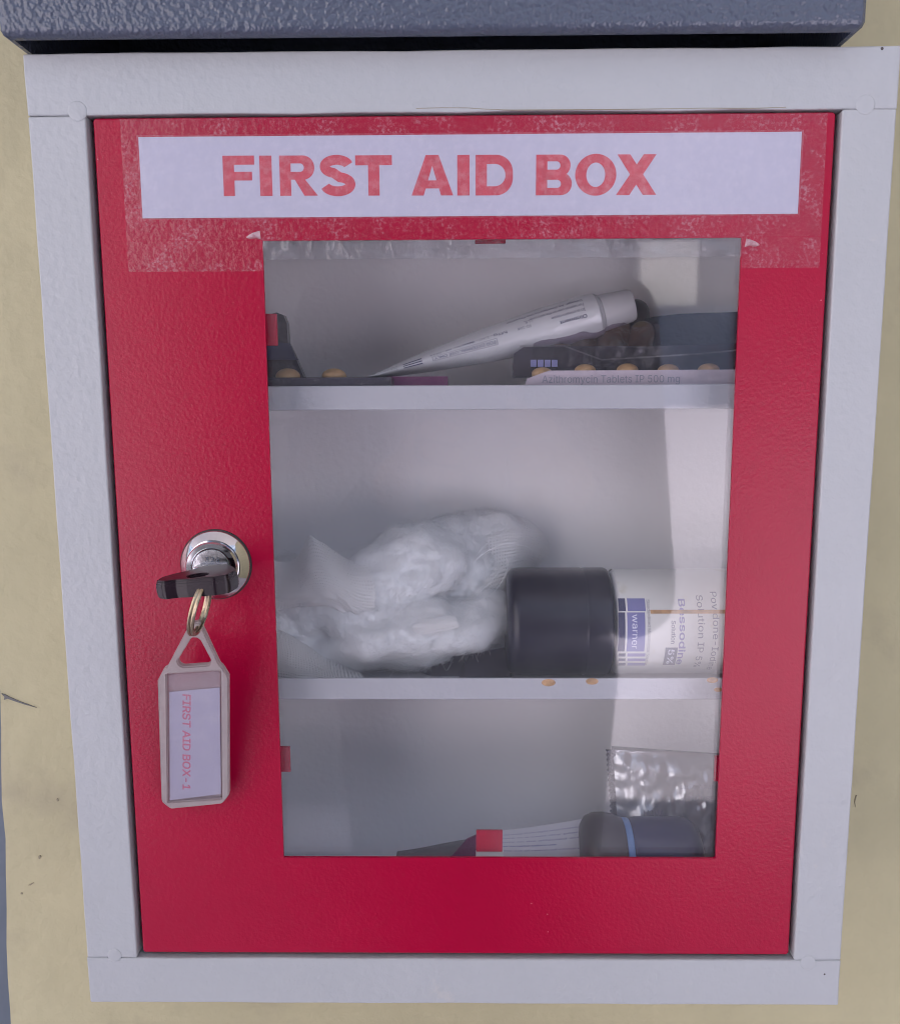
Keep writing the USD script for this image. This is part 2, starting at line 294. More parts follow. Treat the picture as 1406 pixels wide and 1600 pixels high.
for s in (-1, 1):
    sh, el, wr = J(s*.175, 0, 1.385), J(s*.185, .11, 1.05), J(s*.075, .38, 1.215)
    bones += [(sh, .060, el, .056), (el, .054, wr, .030), (J(s*.16, 0, 1.385), .06, sh, .058)]
    hp, kn, an = J(s*.10, 0, .92), J(s*.085, .02, .50), J(s*.085, -.01, .09)
    bones += [(hp, .095, kn, .075), (kn, .075, an, .050), (an, .045, J(s*.095, .15, .045), .04)]
part(ph, 'body', body(bones, .022), 'cloth_dark')
hd = [(J(0, .055, 1.63), .082, J(0, .08, 1.56), .058), (J(0, .05, 1.645), .088, J(0, .035, 1.63), .088), (J(0, .143, 1.60), .012, J(0, .155, 1.575), .014)]
part(ph, 'head', body(hd, .012, 4), 'skin')
for s in (-1, 1):
    part(ph, 'ear', sphere(J(s*.085, .045, 1.60), .028, 2, (.4, .8, 1)) if False else body([(J(s*.088, .04, 1.615), .012, J(s*.086, .045, 1.585), .010)], .006, 2), 'skin')
    part(ph, 'eye', body([(J(s*.031, .128, 1.618), .011, J(s*.033, .128, 1.618), .011)], .006, 1), 'hair_black')
    hb = [(J(s*.072, .39, 1.215), .026, J(s*.055, .425, 1.235), .022)]
    for k in range(4):
        a = J(s*(.050), .432, 1.215+k*.017); hb += [(a, .0085, J(s*.040, .455, 1.212+k*.018), .008), (J(s*.040, .455, 1.212+k*.018), .008, J(s*.026, .457, 1.210+k*.018), .007)]
    hb += [(J(s*.06, .41, 1.25), .011, J(s*.035, .428, 1.275), .009), (J(s*.035, .428, 1.275), .009, J(s*.02, .429, 1.285), .008)]
    part(ph, 'hand', body(hb, .005, 4), 'skin')
part(ph, 'mouth', body([(J(-.02, .137, 1.548), .006, J(.02, .137, 1.548), .006)], .004, 2), 'skin')
part(ph, 'hair', to_tri(m3.Manifold.sphere(.101, 32).translate(tuple(J(0, .038, 1.655))) - m3.Manifold.cube((.3, .2, .3)).translate(tuple(J(-.15, .088, 1.38)+np.array([0, 0, 0])))  - m3.Manifold.cube((.3, .4, .3)).translate(tuple(J(-.15, -.1, 1.29)))), 'hair_black')
single('yard_column', box(-.85, -.16, -2.6, -2.2, .0, 3.2, .02), 'dark_render', 'dark square column standing in the yard behind the person', 'column')
fp = thing('phone', 'black phone held up in two hands', 'phone', (.02, -.36, 1.25))
part(fp, 'phone_case', box(-.037, .037, -.362, -.354, 1.165, 1.315, .0025), 'black_plastic')

# ---------------------------------------------------------------- grey metal box above
gb = thing('metal_box', 'blue grey textured metal box mounted just above the white cabinet', 'metal box', (0, .1, Z0+.0022))
part(gb, 'box_shell', cut(box(-.1640, .1432, -.010, .0995, Z0+.0024, Z0+.40, .0028), box(-.1600, .1392, -.0055, .0960, Z0-.05, Z0+.39)), 'grey_paint')

# ---------------------------------------------------------------- the cabinet
cab = thing('first_aid_cabinet', 'white wall cabinet with a red glazed FIRST AID BOX door', 'cabinet', (0, .0985, Z0-.3831))
OX, IX0, IX1, ZT, ZB = .16, -.1384, .1401, -.0216, -.3622
x0, x1 = -OX, OX
def rail(zlo, zhi, xa, xb, thick=.016): return box(xa, xb, 0, thick, Z0+zlo, Z0+zhi, .00055)
def wobble(m, amp, sc, seed):
    q = m.copy()
    for _ in range(4): q = q.subdivide()
    v = np.array(q.vertices); v[:, 2] += amp*(meshkit.noise(v*sc, seed)-.5); v[:, 0] += amp*(meshkit.noise(v*sc, seed+9)-.5); q.vertices = v; return q
part(cab, 'frame_rail', wobble(rail(ZT, 0, x0, x1), .0006, 60, 1), 'white_paint', label='top rail of the white frame', smooth=14)
part(cab, 'frame_rail', wobble(rail(-.3831, ZB, x0, x1), .0006, 60, 2), 'white_paint', label='bottom rail of the white frame', smooth=14)
part(cab, 'frame_stile', wobble(rail(ZB+.0001, ZT-.0002, x0+.0002, IX0), .0004, 60, 3), 'white_paint', label='left stile of the white frame', smooth=14)
part(cab, 'frame_stile', wobble(rail(ZB+.0001, ZT-.0002, IX1, x1-.0002), .0004, 60, 4), 'white_paint', label='right stile of the white frame', smooth=14)
for px, py, r in ((121, 173, .0036), (1352, 163, .0035), (179, 1493, .0030), (1262, 1505, .0033)):
    c = P(px, py, 0); s = lathe([(-.00022, 0.0001), (-.0002, r*.8), (-.00008, r*.95), (.00005, r), (.0012, r)], 'y', 32); s.apply_translation((c[0], -.0001, c[2])); part(cab, 'weld_spot', s, 'white_paint')
part(cab, 'side_panel', box(-.1585, -.1565, .0165, .0975, Z0-.382, Z0-.001), 'inner_paint'); part(cab, 'side_panel', box(.1565, .1585, .0165, .0975, Z0-.382, Z0-.001), 'inner_paint')
part(cab, 'top_panel', box(-.1564, .1564, .0165, .0975, Z0-.010, Z0-.008), 'inner_paint'); part(cab, 'bottom_panel', box(-.1564, .1564, .0165, .0975, Z0-.376, Z0-.374), 'inner_paint')
part(cab, 'back_panel', box(-.1564, .1564, .0976, .0990, Z0-.3825, Z0-.0005), 'inner_paint')
SH = []
for zt, zb in ((-.1211, -.1310), (-.2452, -.2547)):
    lip = box(-.155, .155, .0200, .0212, Z0+zb, Z0+zt, .0004); tray = box(-.155, .155, .0213, .0970, Z0+zb+.0002, Z0+zb+.0014)
    SH.append(part(cab, 'shelf', cat([lip, tray]), 'shelf_paint'))
S1, S2, FL = Z0-.1310+.0014, Z0-.2547+.0014, Z0-.374
for px, py, r in ((857, 1067, .0030), (925, 1065, .0027), (1113, 1063, .0024), (1122, 1078, .0018)):
    c = P(px, py, .0199); s = trimesh.creation.icosphere(subdivisions=2, radius=r); s.apply_scale((1, .10, .55)); s.apply_translation((c[0], .0200, c[2])); part(SH[1], 'iodine_drop', s, 'iodine')
# door: folded red sheet with a window, glass behind it held by bent tabs
D0 = .0008
DX0, DX1, DZT, DZB = -.1363, .1383, -.0222, -.3606
WX0, WX1, WZT, WZB = -.0745, .1056, -.0668, -.3166
shell = cut(box(DX0, DX1, D0, D0+.0152, Z0+DZB, Z0+DZT, .0011), box(DX0+.0013, DX1-.0013, D0+.0013, .05, Z0+DZB+.0013, Z0+DZT-.0013), box(WX0, WX1, -.02, .05, Z0+WZB, Z0+WZT))
door = part(cab, 'door', shell, 'red_paint')
part(door, 'glass_pane', box(WX0-.008, WX1+.008, .0030, .0052, Z0+WZB-.008, Z0+WZT+.008), 'glass')
def tab(xa, xb, ya, yb, y=.0053):
    a, b_ = P(xa, ya, y), P(xb, yb, y); return box(min(a[0], b_[0]), max(a[0], b_[0]), y, y+.0012, min(a[2], b_[2]), max(a[2], b_[2]), .0003)
for q in ((742, 790, 350, 380), (385, 434, 490, 540), (400, 454, 1167, 1207), (744, 785, 1298, 1332), (1117, 1165, 1182, 1222)): part(door, 'glass_clip', tab(*q), 'red_paint')
part(door, 'clip_pad', box(P(743, 0, .0066)[0], P(793, 0, .0066)[0], .0066, .0082, P(768, 1352, .0066)[2]-.004, P(768, 1331, .0066)[2], .0003), 'white_plastic', label='white pad beneath the lower red clip')
cr = [(650, 169), (690, 167.5), (730, 168), (758, 171), (800, 172), (900, 171.5), (1000, 171), (1100, 169.5), (1180, 168.5), (1228, 167)]
part(cab, 'paint_crack', tube([P(x, y+.7*math.sin(x*.13), 0)+np.array([0, .00008, .0001]) for x, y in cr], .00016, 6), 'dirt_mark', label='dirty hairline crack along the inner edge of the top rail')
# lock
LC = P(338, 882, D0); LX, LZ = LC[0], LC[2]
def lk(prof, n=64): s = lathe([(D0-a, r) for a, r in prof], 'y', n); s.apply_translation((LX, 0, LZ)); return s
part(door, 'lock_gasket', lk([(0, .0143), (.0004, .0141), (.0005, .0130)]), 'dark_edge', label='dark ring round the lock')
part(door, 'lock_flange', lk([(.0001, .0136), (.0012, .0137), (.0018, .0134), (.0042, .0106), (.0043, .0100)]), 'chrome')
part(door, 'lock_rim', lk([(.0030, .0102), (.0066, .0102), (.0073, .0097), (.0073, .0080), (.0068, .0077)]), 'chrome')
plug = lk([(.0040, .0075), (.0068, .0075), (.0071, .0072), (.0071, .00001)])
part(door, 'lock_plug', plug, 'worn_chrome')
for k, (dx, ch) in enumerate(((-.0014, '3'), (.0008, '2'), (.0028, '6'))):
    part(door, 'stamped_mark', face(text(ch, .0013, .0019, .00015), (LX+dx-.0008, D0-.0070, LZ+.0024)), 'grey_paint')

# ---------------------------------------------------------------- sign taped to the door
PF = D0-.00025
a, b_, c_, d_ = P(217, 214, PF), P(1253, 205, PF), P(1246, 333, PF), P(222, 341, PF)
zt, zb = (a[2]+b_[2])/2, (c_[2]+d_[2])/2; xl, xr = (a[0]+d_[0])/2, (b_[0]+c_[0])/2
sign = part(cab, 'sign_paper', box(xl, xr, PF, D0-.00003, zb, zt), 'paper', label='white paper sign printed FIRST AID BOX in red')
def poly(*p): return sg.Polygon(p)
def rr(w, h, r, x=0, y=0): return sg.box(x+r, y+r, x+w-r, y+h-r).buffer(r, 24)
def letter(ch, w):
    "heavy grotesque capital, one unit high and w wide"
    s, b = .29, .225
    if ch == 'I': return sg.box(0, 0, w, 1)
    if ch == 'F': return unary_union([sg.box(0, 0, s, 1), sg.box(0, 1-b, w, 1), sg.box(0, .385, w*.92, .385+.215)])
    if ch == 'T': return unary_union([sg.box(0, 1-b-.02, w, 1), sg.box(w/2-s/2, 0, w/2+s/2, 1)])
    def bowl(x, y, w_, h, t, tb):
        o = rr(w_, h, min(h/2-.001, w_*.5), x, y).union(sg.box(x, y, x+w_*.45, y+h)); i_h = h-2*tb
        i = rr(w_-t-.12, i_h, min(i_h/2-.001, .30), x+.12, y+tb).union(sg.box(x+.12, y+tb, x+.12+.12, y+tb+i_h)); return o.difference(i)
    if ch == 'D': return unary_union([sg.box(0, 0, s, 1), bowl(.10, 0, w-.10, 1, s, b)])
    if ch == 'B': return unary_union([sg.box(0, 0, s, 1), bowl(.12, .465, w-.16, .535, .26, .165), bowl(.12, 0, w-.12, .56, .28, .18)])
    if ch == 'R': return unary_union([sg.box(0, 0, s, 1), bowl(.12, .40, w-.20, .60, .27, .195), poly((.36, .45), (.62, .45), (w, 0), (w-.35, 0))])
    if ch == 'A': return unary_union([poly((0, 0), (.315, 0), (w/2+.02, .80), (w/2+.165, 1), (w/2-.165, 1)), poly((w, 0), (w-.315, 0), (w/2-.02, .80), (w/2-.165, 1), (w/2+.165, 1)), sg.box(.24, .175, w-.24, .375)])
    if ch == 'O': return sa.scale(sg.Point(w/2, .5).buffer(1, 48), w/2, .515).difference(sa.scale(sg.Point(w/2, .5).buffer(1, 48), w/2-.285, .30))
    if ch == 'X': return unary_union([poly((0, 0), (.345, 0), (w-.02, 1), (w-.345, 1)), poly((w, 0), (w-.345, 0), (.02, 1), (.345, 1))])
    if ch == 'S':
        t = .245; p = []
        rx = w/2-t/2
        for q in np.radians(np.linspace(14, 255, 40)): p.append((w/2-.01+rx*.93*math.cos(q), .725+(.275+.012-t/2)*math.sin(q)))
        for q in np.radians(np.linspace(80, -165, 40)): p.append((w/2+.01+rx*math.cos(q), .285+(.285+.012-t/2)*math.sin(q)))
        return sg.LineString(p).buffer(t/2, cap_style=2)
for ch, xa, xb in (('F', 350, 399), ('I', 407, 426), ('R', 438, 497), ('S', 500, 555), ('T', 556, 613), ('A', 643, 708), ('I', 714.5, 733.5), ('D', 743, 801), ('B', 837, 893), ('O', 898, 962), ('X', 962, 1025)):
    pa, pb, pt = P(xa, 306-(xa-350)*.0025, PF), P(xb, 306-(xa-350)*.0025, PF), P(xa, 243-(xa-350)*.0035, PF); h = pt[2]-pa[2]
    g = sa.scale(letter(ch, (pb[0]-pa[0])/h), h, h, origin=(0, 0)); part(sign, 'letter', face(extrude(g, .00006), (pa[0], PF-.00002, pa[2])), 'red_print')
# clear tape over the sign; where it runs over the window it hangs loose and wrinkles
ta, tb_, tc = P(188, 186, D0), P(1292, 182, D0), P(188, 425, D0)
def tape_fn(xa, xb, za, zb_, amp, loose=0.):
    def fn(u, v):
        x, z = xa+(xb-xa)*u, za+(zb_-za)*v
        q = np.stack([x*120, z*120, x*0], -1); lift = amp*meshkit.fbm(q, 3, 5)
        ins = ((x > xl-.0012) & (x < xr+.0012) & (z > zb-.0012) & (z < zt+.0012))*1.0
        y = D0-.00042-lift*.6
        if loose:
            y = y-loose*(meshkit.fbm(np.stack([x*38, z*300+x*90, x*0], -1), 3, 2)-.45)*v*1.5
        return np.stack([x, y, z], -1)
    return fn
zw = Z0+WZT+.0002
for xa, xb, za, zb2, nx, nz, mt in ((ta[0], tb_[0], ta[2], zt+.0006, 160, 12, 'clear_tape'), (ta[0], xl-.0006, zt+.0006, zb-.0006, 20, 40, 'clear_tape'), (xr+.0006, tb_[0], zt+.0006, zb-.0006, 20, 40, 'clear_tape'), (ta[0], tb_[0], zb-.0006, zw, 160, 14, 'clear_tape'), (xl-.0006, xr+.0006, zt+.0006, zb-.0006, 120, 20, 'flat_tape')):
    g = grid(tape_fn(xa, xb, za, zb2, .00022), nx, nz); part(cab, 'clear_tape', g[:2], mt, smooth=True, label='clear tape stuck over the sign')
for xa, xb in ((ta[0], Z0*0+WX0-.0002), (WX1+.0002, tb_[0])):
    g = grid(tape_fn(xa, xb, Z0+WZT, tc[2], .00022), 40, 16); part(cab, 'clear_tape', g[:2], 'clear_tape', smooth=True)
g = grid(tape_fn(WX0, WX1, Z0+WZT, P(700, 404, D0)[2], .0006, .0022), 140, 24); part(cab, 'loose_tape', g[:2], 'loose_tape', smooth=True, label='wrinkled tape hanging over the top of the glass')
for px, py, s in ((398, 367, 1), (1173, 379, -1)):
    o = P(px, py, D0)
    fl = bez([[o+.7*np.array([s*dx, dy, dz]) for dx, dy, dz in row] for row in (((-.0045, -.0008, -.0012), (-.001, -.0022, .0006), (.0030, -.0012, .0020)), ((-.003, -.0007, -.0019), (0, -.0026, -.0012), (.0034, -.0014, -.0006)), ((-.0005, -.0006, -.0020), (.001, -.0012, -.0018), (.0034, -.0008, -.0022)))])
    g = grid(fl, 14, 14); part(cab, 'tape_tuck', g[:2], 'tuck_film', smooth=True)

# ---------------------------------------------------------------- key, ring, tag
KY = D0-.0070
key = thing('key', 'dark plastic headed key standing in the lock', 'key', (LX, KY, LZ))
hd2 = sg.Polygon([(-.0050, 0), (-.0062, .005), (-.0120, .0105), (-.0150, .0150), (-.0148, .0215), (-.0115, .0240), (-.0070, .0232), (-.0030, .0240), (.0070, .0243), (.0115, .0225), (.0128, .0150), (.0100, .0075), (.0055, 0)]).buffer(-.0022).buffer(.0040, 24).buffer(-.0030, 24).buffer(.0016, 24)
hd2 = hd2.difference(sg.Point(-.0005, .0185).buffer(.0030, 32))
lay = []
for k in range(5):
    q = .0034*math.sin(math.radians(18+18*k)); m = extrude(hd2.buffer(-.0014*(1-math.cos(math.radians(18*(k+.3))))), 2*q if k else 2*q); m.apply_translation((0, 0, -q)); lay.append(m)
km = cat(lay)
v = np.array(km.vertices); ang = math.radians(5); kx, kz = v[:, 0]*math.cos(ang)-v[:, 2]*-math.sin(ang)*0-v[:, 2]*math.sin(ang), v[:, 0]*math.sin(ang)+v[:, 2]*math.cos(ang)
km = trimesh.Trimesh(np.stack([LX+kx+.0030, KY-.0062-v[:, 1], LZ+kz-.0008], -1), np.asarray(km.faces)[:, ::-1], process=False)
part(key, 'key_head', km, 'key_plastic', smooth=40)
part(key, 'key_blade', box(LX-.0042, LX+.0042, KY-.0066, KY+.006, LZ-.0007, LZ+.0007, .0002), 'worn_chrome')
part(key, 'key_collar', box(LX-.0050, LX+.0060, KY-.0072, KY-.0012, LZ-.0018, LZ+.0018, .0006), 'chrome')
rc = np.array([LX+.0002, KY-.0245, LZ-.0096])
RY = KY-.0062-.0185
rc = np.array([LX+.0026, RY-.0002, LZ-.0093]); th = np.linspace(0, 4*np.pi*.98, 120)
rp = np.stack([rc[0]+(th/(4*np.pi)-.5)*.0024+.0016*np.sin(th+1.1)*.6-.0020*(-np.cos(th)*-1-1)*0, rc[1]+.0088*np.sin(th), rc[2]+.0098*np.cos(th)], -1)
rp[:, 0] += (rp[:, 2]-rc[2])*.16
kr = thing('key_ring', 'tarnished split ring hanging from the key head', 'key ring', rc)
part(kr, 'ring_wire', tube(rp, .00075, 8), 'brass')
T1, T2 = RY+.004, -.0040                                         # the tag hangs back towards the door
def TP(px, py): return P(px, py, T1+(T2-T1)*np.clip((py-975)/285, 0, 1))
tagt = thing('key_tag', 'translucent plastic key tag with paper slip reading FIRST AID BOX-1', 'key tag', TP(305, 975))
o = TP(303, 1150); exd = TP(353, 1147)-TP(253, 1153); eyd = TP(304, 1050)-TP(302, 1250); exd /= np.linalg.norm(exd); eyd -= exd*exd.dot(eyd); eyd /= np.linalg.norm(eyd); nrm = np.cross(exd, eyd)
def T2D(px, py):
    "pixel -> coordinates in the tag's plane"
    d = ray(px, py); t = (o-EYE).dot(nrm)/d.dot(nrm); q = EYE+d*t-o; return (q.dot(exd), q.dot(eyd))
outer = sg.Polygon([T2D(*q) for q in ((248, 1062), (258, 1043), (345, 1037), (357, 1056), (358, 1240), (348, 1253), (268, 1261), (254, 1250))]).buffer(-.0020).buffer(.0022, 12)
loop = sg.Polygon([T2D(*q) for q in ((258, 1052), (299, 974), (312, 972), (348, 1050))]).buffer(.0004).difference(sg.Polygon([T2D(*q) for q in ((271, 1043), (303, 990), (309, 989), (336, 1040))]))
slot = sg.Polygon([T2D(*q) for q in ((263, 1052), (344, 1047), (346, 1245), (265, 1250))])
def tagface(m, z): return face(m, o+nrm*z, exd, eyd)
body2 = outer.union(loop).buffer(.0022, 12).buffer(-.0024, 12).buffer(.0002)
part(tagt, 'tag_frame', tagface(cat([extrude(body2.difference(slot.buffer(.0003)).buffer(-i_), d_) for i_, d_ in ((0, .0018), (.0004, .0026))]), -.0013), 'tag_plastic', smooth=False)
part(tagt, 'tag_window', tagface(extrude(slot, .0006), .0005), 'film_clear', smooth=False)
part(tagt, 'tag_back', tagface(extrude(slot, .0008), -.0012), 'tag_plastic', smooth=False)
slip = sg.Polygon([T2D(*q) for q in ((265, 1081), (344, 1074), (346, 1240), (266, 1250))])
sl = part(tagt, 'paper_slip', tagface(extrude(slip, .0002), 0.0001), 'paper', smooth=False)
p0, p1, p2 = np.array(T2D(286, 1084)), np.array(T2D(286, 1233)), np.array(T2D(300, 1084)); L_ = np.linalg.norm(p1-p0)
ex2 = (p1-p0)/L_; ex3 = exd*ex2[0]+eyd*ex2[1]; tx = text('FIRST AID BOX-1', L_, .0030, .00004, True)
part(sl, 'lettering', face(tx, o+exd*p0[0]+eyd*p0[1]+nrm*.00032, ex3, np.cross(nrm, ex3)), 'pink_print', smooth=False)

exec_contents = True
# ---------------------------------------------------------------- top shelf
def loft(axis_a, axis_b, secs, n=40, up=(0, 0, 1)):
    "secs: (t, r_up, r_side) along axis a->b. returns mesh and surf(t, angle): angle 0 = towards the viewer, + = up"
    a, b2 = np.asarray(axis_a, float), np.asarray(axis_b, float); d = b2-a; L = np.linalg.norm(d); d /= L
    side = np.cross(d, up); side /= np.linalg.norm(side); u2 = np.cross(side, d)
    if side[1] > 0: side = -side
    S = np.asarray(secs, float)
    def surf(t, an, lift=0.):
        t, an = np.asarray(t, float), np.asarray(an, float)
        ru, rs = np.interp(t, S[:, 0], S[:, 1])+lift, np.interp(t, S[:, 0], S[:, 2])+lift
        return a+d*(t*L)[..., None]+side*(rs*np.cos(an))[..., None]+u2*(ru*np.sin(an))[..., None]
    T = S[:, 0]; an = np.linspace(0, 2*np.pi, n, endpoint=False)
    tt, aa = np.meshgrid(T, an, indexing='ij'); v = surf(tt.ravel(), aa.ravel()); f = []
    for i in range(len(T)-1):
        for j in range(n): k = (j+1) % n; f += [(i*n+j, i*n+k, (i+1)*n+k), (i*n+j, (i+1)*n+k, (i+1)*n+j)]
    c0, c1 = len(v), len(v)+1; v = np.vstack([v, a+d*T[0]*L, a+d*T[-1]*L])
    for j in range(n): f += [(c0, (j+1) % n, j), (c1, (len(T)-1)*n+j, (len(T)-1)*n+(j+1) % n)]
    m = trimesh.Trimesh(v, f, process=False)
    if m.volume < 0: m.invert()
    return m, surf, L
def split_long(m, e):
    v, f = trimesh.remesh.subdivide_to_size(m.vertices, m.faces, e); return trimesh.Trimesh(v, f, process=False)
TY = .055
ta0, tb0 = P(578, 590, TY), P(938, 490, TY)
tmesh, tsurf, TL = loft(ta0, tb0, [(0, .0006, .0125), (.03, .0007, .0125), (.04, .0014, .0120), (.25, .0046, .0114), (.5, .0076, .0104), (.75, .0094, .0100), (.96, .0098, .0098), (.985, .0092, .0092), (1.0, .0072, .0072)])
tb = thing('ointment_tube', 'silver white ointment tube propped on the top shelf, cap to the right', 'tube', ta0)
part(tb, 'tube_body', tmesh, 'tube_metal')
dirn = (tb0-ta0)/TL
cm, csurf, CL = loft(tb0+dirn*.0002, tb0+dirn*.0145, [(0, .0076, .0076), (.03, .0082, .0082), (.12, .0082, .0082), (.9, .0072, .0072), (1, .0066, .0066)], 48)
part(tb, 'cap', cm, 'cap_grey')
part(tb, 'cap_band', loft(tb0-dirn*.0012, tb0+dirn*.0002, [(0, .0094, .0094), (.6, .0085, .0085), (1, .0083, .0083)])[0], 'tube_metal')
def on_tube(m, t_start, a0, direction=-1):
    "lettering turned upside down: it reads from the cap towards the crimp"
    m = split_long(m, .0016); v = np.asarray(m.vertices); r = .0105
    return trimesh.Trimesh(tsurf(t_start+direction*v[:, 0]/TL, a0-v[:, 1]/r, .00005+v[:, 2]), m.faces, process=False)
def tube_text(s, t0, a0, ln, h, bold=False): part(tb, 'lettering', on_tube(text(s, ln, h, .00004, bold), t0, a0), 'navy_ink', smooth=False)
tube_text('FOR EXTERNAL USE ONLY', .545, .10, .0275, .0019, True)
fr = sg.box(-.0008, -.0009, .0283, .0028); part(tb, 'print_frame', on_tube(extrude(fr.difference(fr.buffer(-.00022)), .00003), .545, .10), 'navy_ink', smooth=False)
tube_text('Mfg. Lic. No.', .60, .42, .0200, .0015); tube_text('Batch No. ME-0914', .46, .42, .0200, .0014)
tube_text('FG-16W', .70, .38, .0060, .0015); tube_text('U.S.', .71, .62, .0035, .0015)
for k, sx in enumerate(('Dosage: As directed by the Physician', 'For topical use on the skin only', 'In a cream base')): tube_text(sx, .93, .95-.27*k, (.034, .024, .015)[k], .0014)
tube_text('Ointment', .93, .12, .012, .0016, True)
for k in range(3): part(tb, 'print_bar', on_tube(extrude(sg.box(0, 0, .0085, .0011), .00003), .235, .42-.24*k), 'navy_ink', smooth=False)
for k in range(3): tube_text('B.No Exp'[k:k+5], .130, .46-.25*k, .0028, .0012)
# flat strip of tablets at the left
def dome(c, rx, ry, rz): return sphere(c, 1, 2, (rx, ry, rz)) if False else (lambda s: (s.apply_scale((rx, ry, rz)), s.apply_translation(c), s)[2])(trimesh.creation.icosphere(subdivisions=3, radius=1))
bs = thing('tablet_strip', 'dark tablet strip lying flat at the left end of the top shelf', 'tablet strip', P(510, 600, .035))
e0, e1 = P(405, 591, .027), P(612, 593, .027)
part(bs, 'strip_film', box(e0[0]-.004, e1[0], .026, .052, S1+.0002, e0[2]+.0003, .0006), 'smoke_film')
for px in (450, 522):
    c = P(px, 588, .034); part(bs, 'tablet', dome(c, .0052, .0050, .0034), 'tablet')
sa_ = thing('foil_pouch', 'dark folded pouch standing at the far left of the top shelf', 'pouch', P(440, 590, .06))
pts = [(405, 495), (432, 488), (443, 492), (448, 505), (450, 535), (462, 560), (476, 592), (476, 602), (405, 602)]
pl = [P(x, y, .060) for x, y in pts]
m = extrude(sg.Polygon([(q[0], q[2]) for q in pl]).buffer(-.0008).buffer(.0008, 4), .006); part(sa_, 'pouch_body', face(m, (0, .066, 0)), 'smoke_film')
pl = [P(x, y, .056) for x, y in ((408, 532), (452, 536), (460, 557), (466, 562), (408, 562))]
part(sa_, 'pouch_flap', face(extrude(sg.Polygon([(q[0], q[2]) for q in pl]), .001), (0, .0585, 0)), 'navy_plastic')
ps = thing('plum_strip', 'plum coloured strip lying under the ointment tube', 'strip', P(650, 595, .05))
q0, q1 = P(606, 597, .045), P(700, 588, .045)
g = grid(lambda u, v: np.stack([q0[0]+(q1[0]-q0[0])*u, .040+.016*v, S1+.0004+(q1[2]-q0[2]+.006)*u*0+.0108*(u**.6)*(1-.25*u)+.0015*np.sin(v*5)], -1), 20, 8); part(ps, 'strip_sheet', cat([trimesh.Trimesh(g[0], np.vstack([g[1][:, :3], g[1][:, [0, 2, 3]]])), box(q0[0], q1[0], .0395, .041, S1+.0002, q1[2])]), 'plum_film')
# right-hand pile of tablet packs
tp = thing('tablet_pack', 'white printed tablet pack with orange tablets at the right of the top shelf', 'tablet pack', P(980, 602, .03))
pa, pb = P(812, 580, .030), P(1175, 577, .030)
pl = [(pa[0], S1+.001), (pa[0]+.003, pa[2]-.003), (pa[0]+.012, pa[2]+.0002), (pb[0], pb[2]), (pb[0], S1+.001)]
part(tp, 'pack_front', face(extrude(sg.Polygon(pl), .0008), (0, .0300, 0)), 'pink_strip')
part(tp, 'pack_sheet', box(pa[0]+.004, pb[0], .0301, .060, pa[2]-.0042, pa[2]-.0034), 'white_strip')
tx = P(847, 598, .029); tx1 = P(1062, 598, .029); part(tp, 'lettering', face(text('Azithromycin Tablets IP 500 mg', tx1[0]-tx[0], .0030, .00005), (tx[0], .0291, tx[2])), 'grey_ink', smooth=False)
for px, py in ((847, 581), (914, 576), (980, 575), (1044, 576), (1107, 575)):
    c = P(px, py+3, .036); part(tp, 'tablet', dome(c, .0045, .0045, .0028), 'tablet')
g1 = thing('smoked_pack', 'smoked plastic pack lying over the printed tablet pack', 'tablet pack', P(960, 570, .045))
pl = [P(x, y, .042) for x, y in ((800, 575), (803, 552), (818, 542), (1010, 541), (1160, 536), (1175, 538), (1175, 590), (800, 590))]
part(g1, 'pack_body', face(extrude(sg.Polygon([(q[0], q[2]) for q in pl]).buffer(-.0006).buffer(.0006, 4), .0014), (0, .0434, 0)), 'smoke_clear')
part(g1, 'pack_foil', box(P(838, 0, .045)[0], P(1015, 0, .045)[0], .046, .0475, S1+.012, P(900, 541, .047)[2]), 'smoke_film')
for k in range(4):
    q0, q1 = P(829+11*k, 562, .0412), P(838+11*k, 573, .0412); part(g1, 'print_mark', box(q0[0], q1[0], .0413, .0418, q1[2], q0[2]), 'violet_ink')
part(g1, 'pack_rim', tube([P(812, 541, .040), P(880, 540, .040), P(940, 562, .040), P(1040, 556, .040), P(1100, 552, .040), P(1160, 546, .040)], .00035, 6), 'film_clear')
g2 = thing('amber_pack', 'amber blister pack with rounded bubbles behind the smoked pack', 'blister pack', P(920, 540, .06))
part(g2, 'pack_sheet', box(P(838, 0, .06)[0], P(1020, 0, .06)[0], .0600, .0612, S1+.004, P(900, 520, .06)[2], .0004), 'smoke_film')
for px, w_, t_ in ((868, 26, 499), (912, 22, 502), (958, 24, 503), (1000, 20, 508)):
    c0, c1 = P(px-4, 552, .056), P(px+3, t_+13, .060); r = w_/3300
    part(g2, 'bubble', to_tri(hull(c0, r, c1, r*.95).refine_to_length(.003)), 'amber')
fl = bez([[P(x, y, d) for x, y, d in row] for row in (((836, 512, .050), (832, 545, .046), (828, 580, .044)), ((890, 500, .050), (890, 540, .045), (890, 580, .044)), ((960, 503, .051), (960, 540, .046), (960, 580, .044)), ((1030, 510, .050), (1034, 545, .046), (1040, 580, .044)))])
def ffn(u, v):
    p = fl(u, v); p[:, 1] += .003*(meshkit.fbm(np.stack([u*9, v*4, u*0], -1), 3, 8)-.5)*(1-v*.5); p[:, 2] += .0012*np.sin(u*21)*(1-v); return p
g = grid(ffn, 40, 16); part(g2, 'crumpled_film', g[:2], 'plum_clear', smooth=True)
g3 = thing('black_vial', 'small black lobed vial behind the amber blister pack', 'vial', P(980, 520, .08))
cc = P(982, 560, .078); c1, c2 = P(968, 494, .078), P(992, 490, .078)
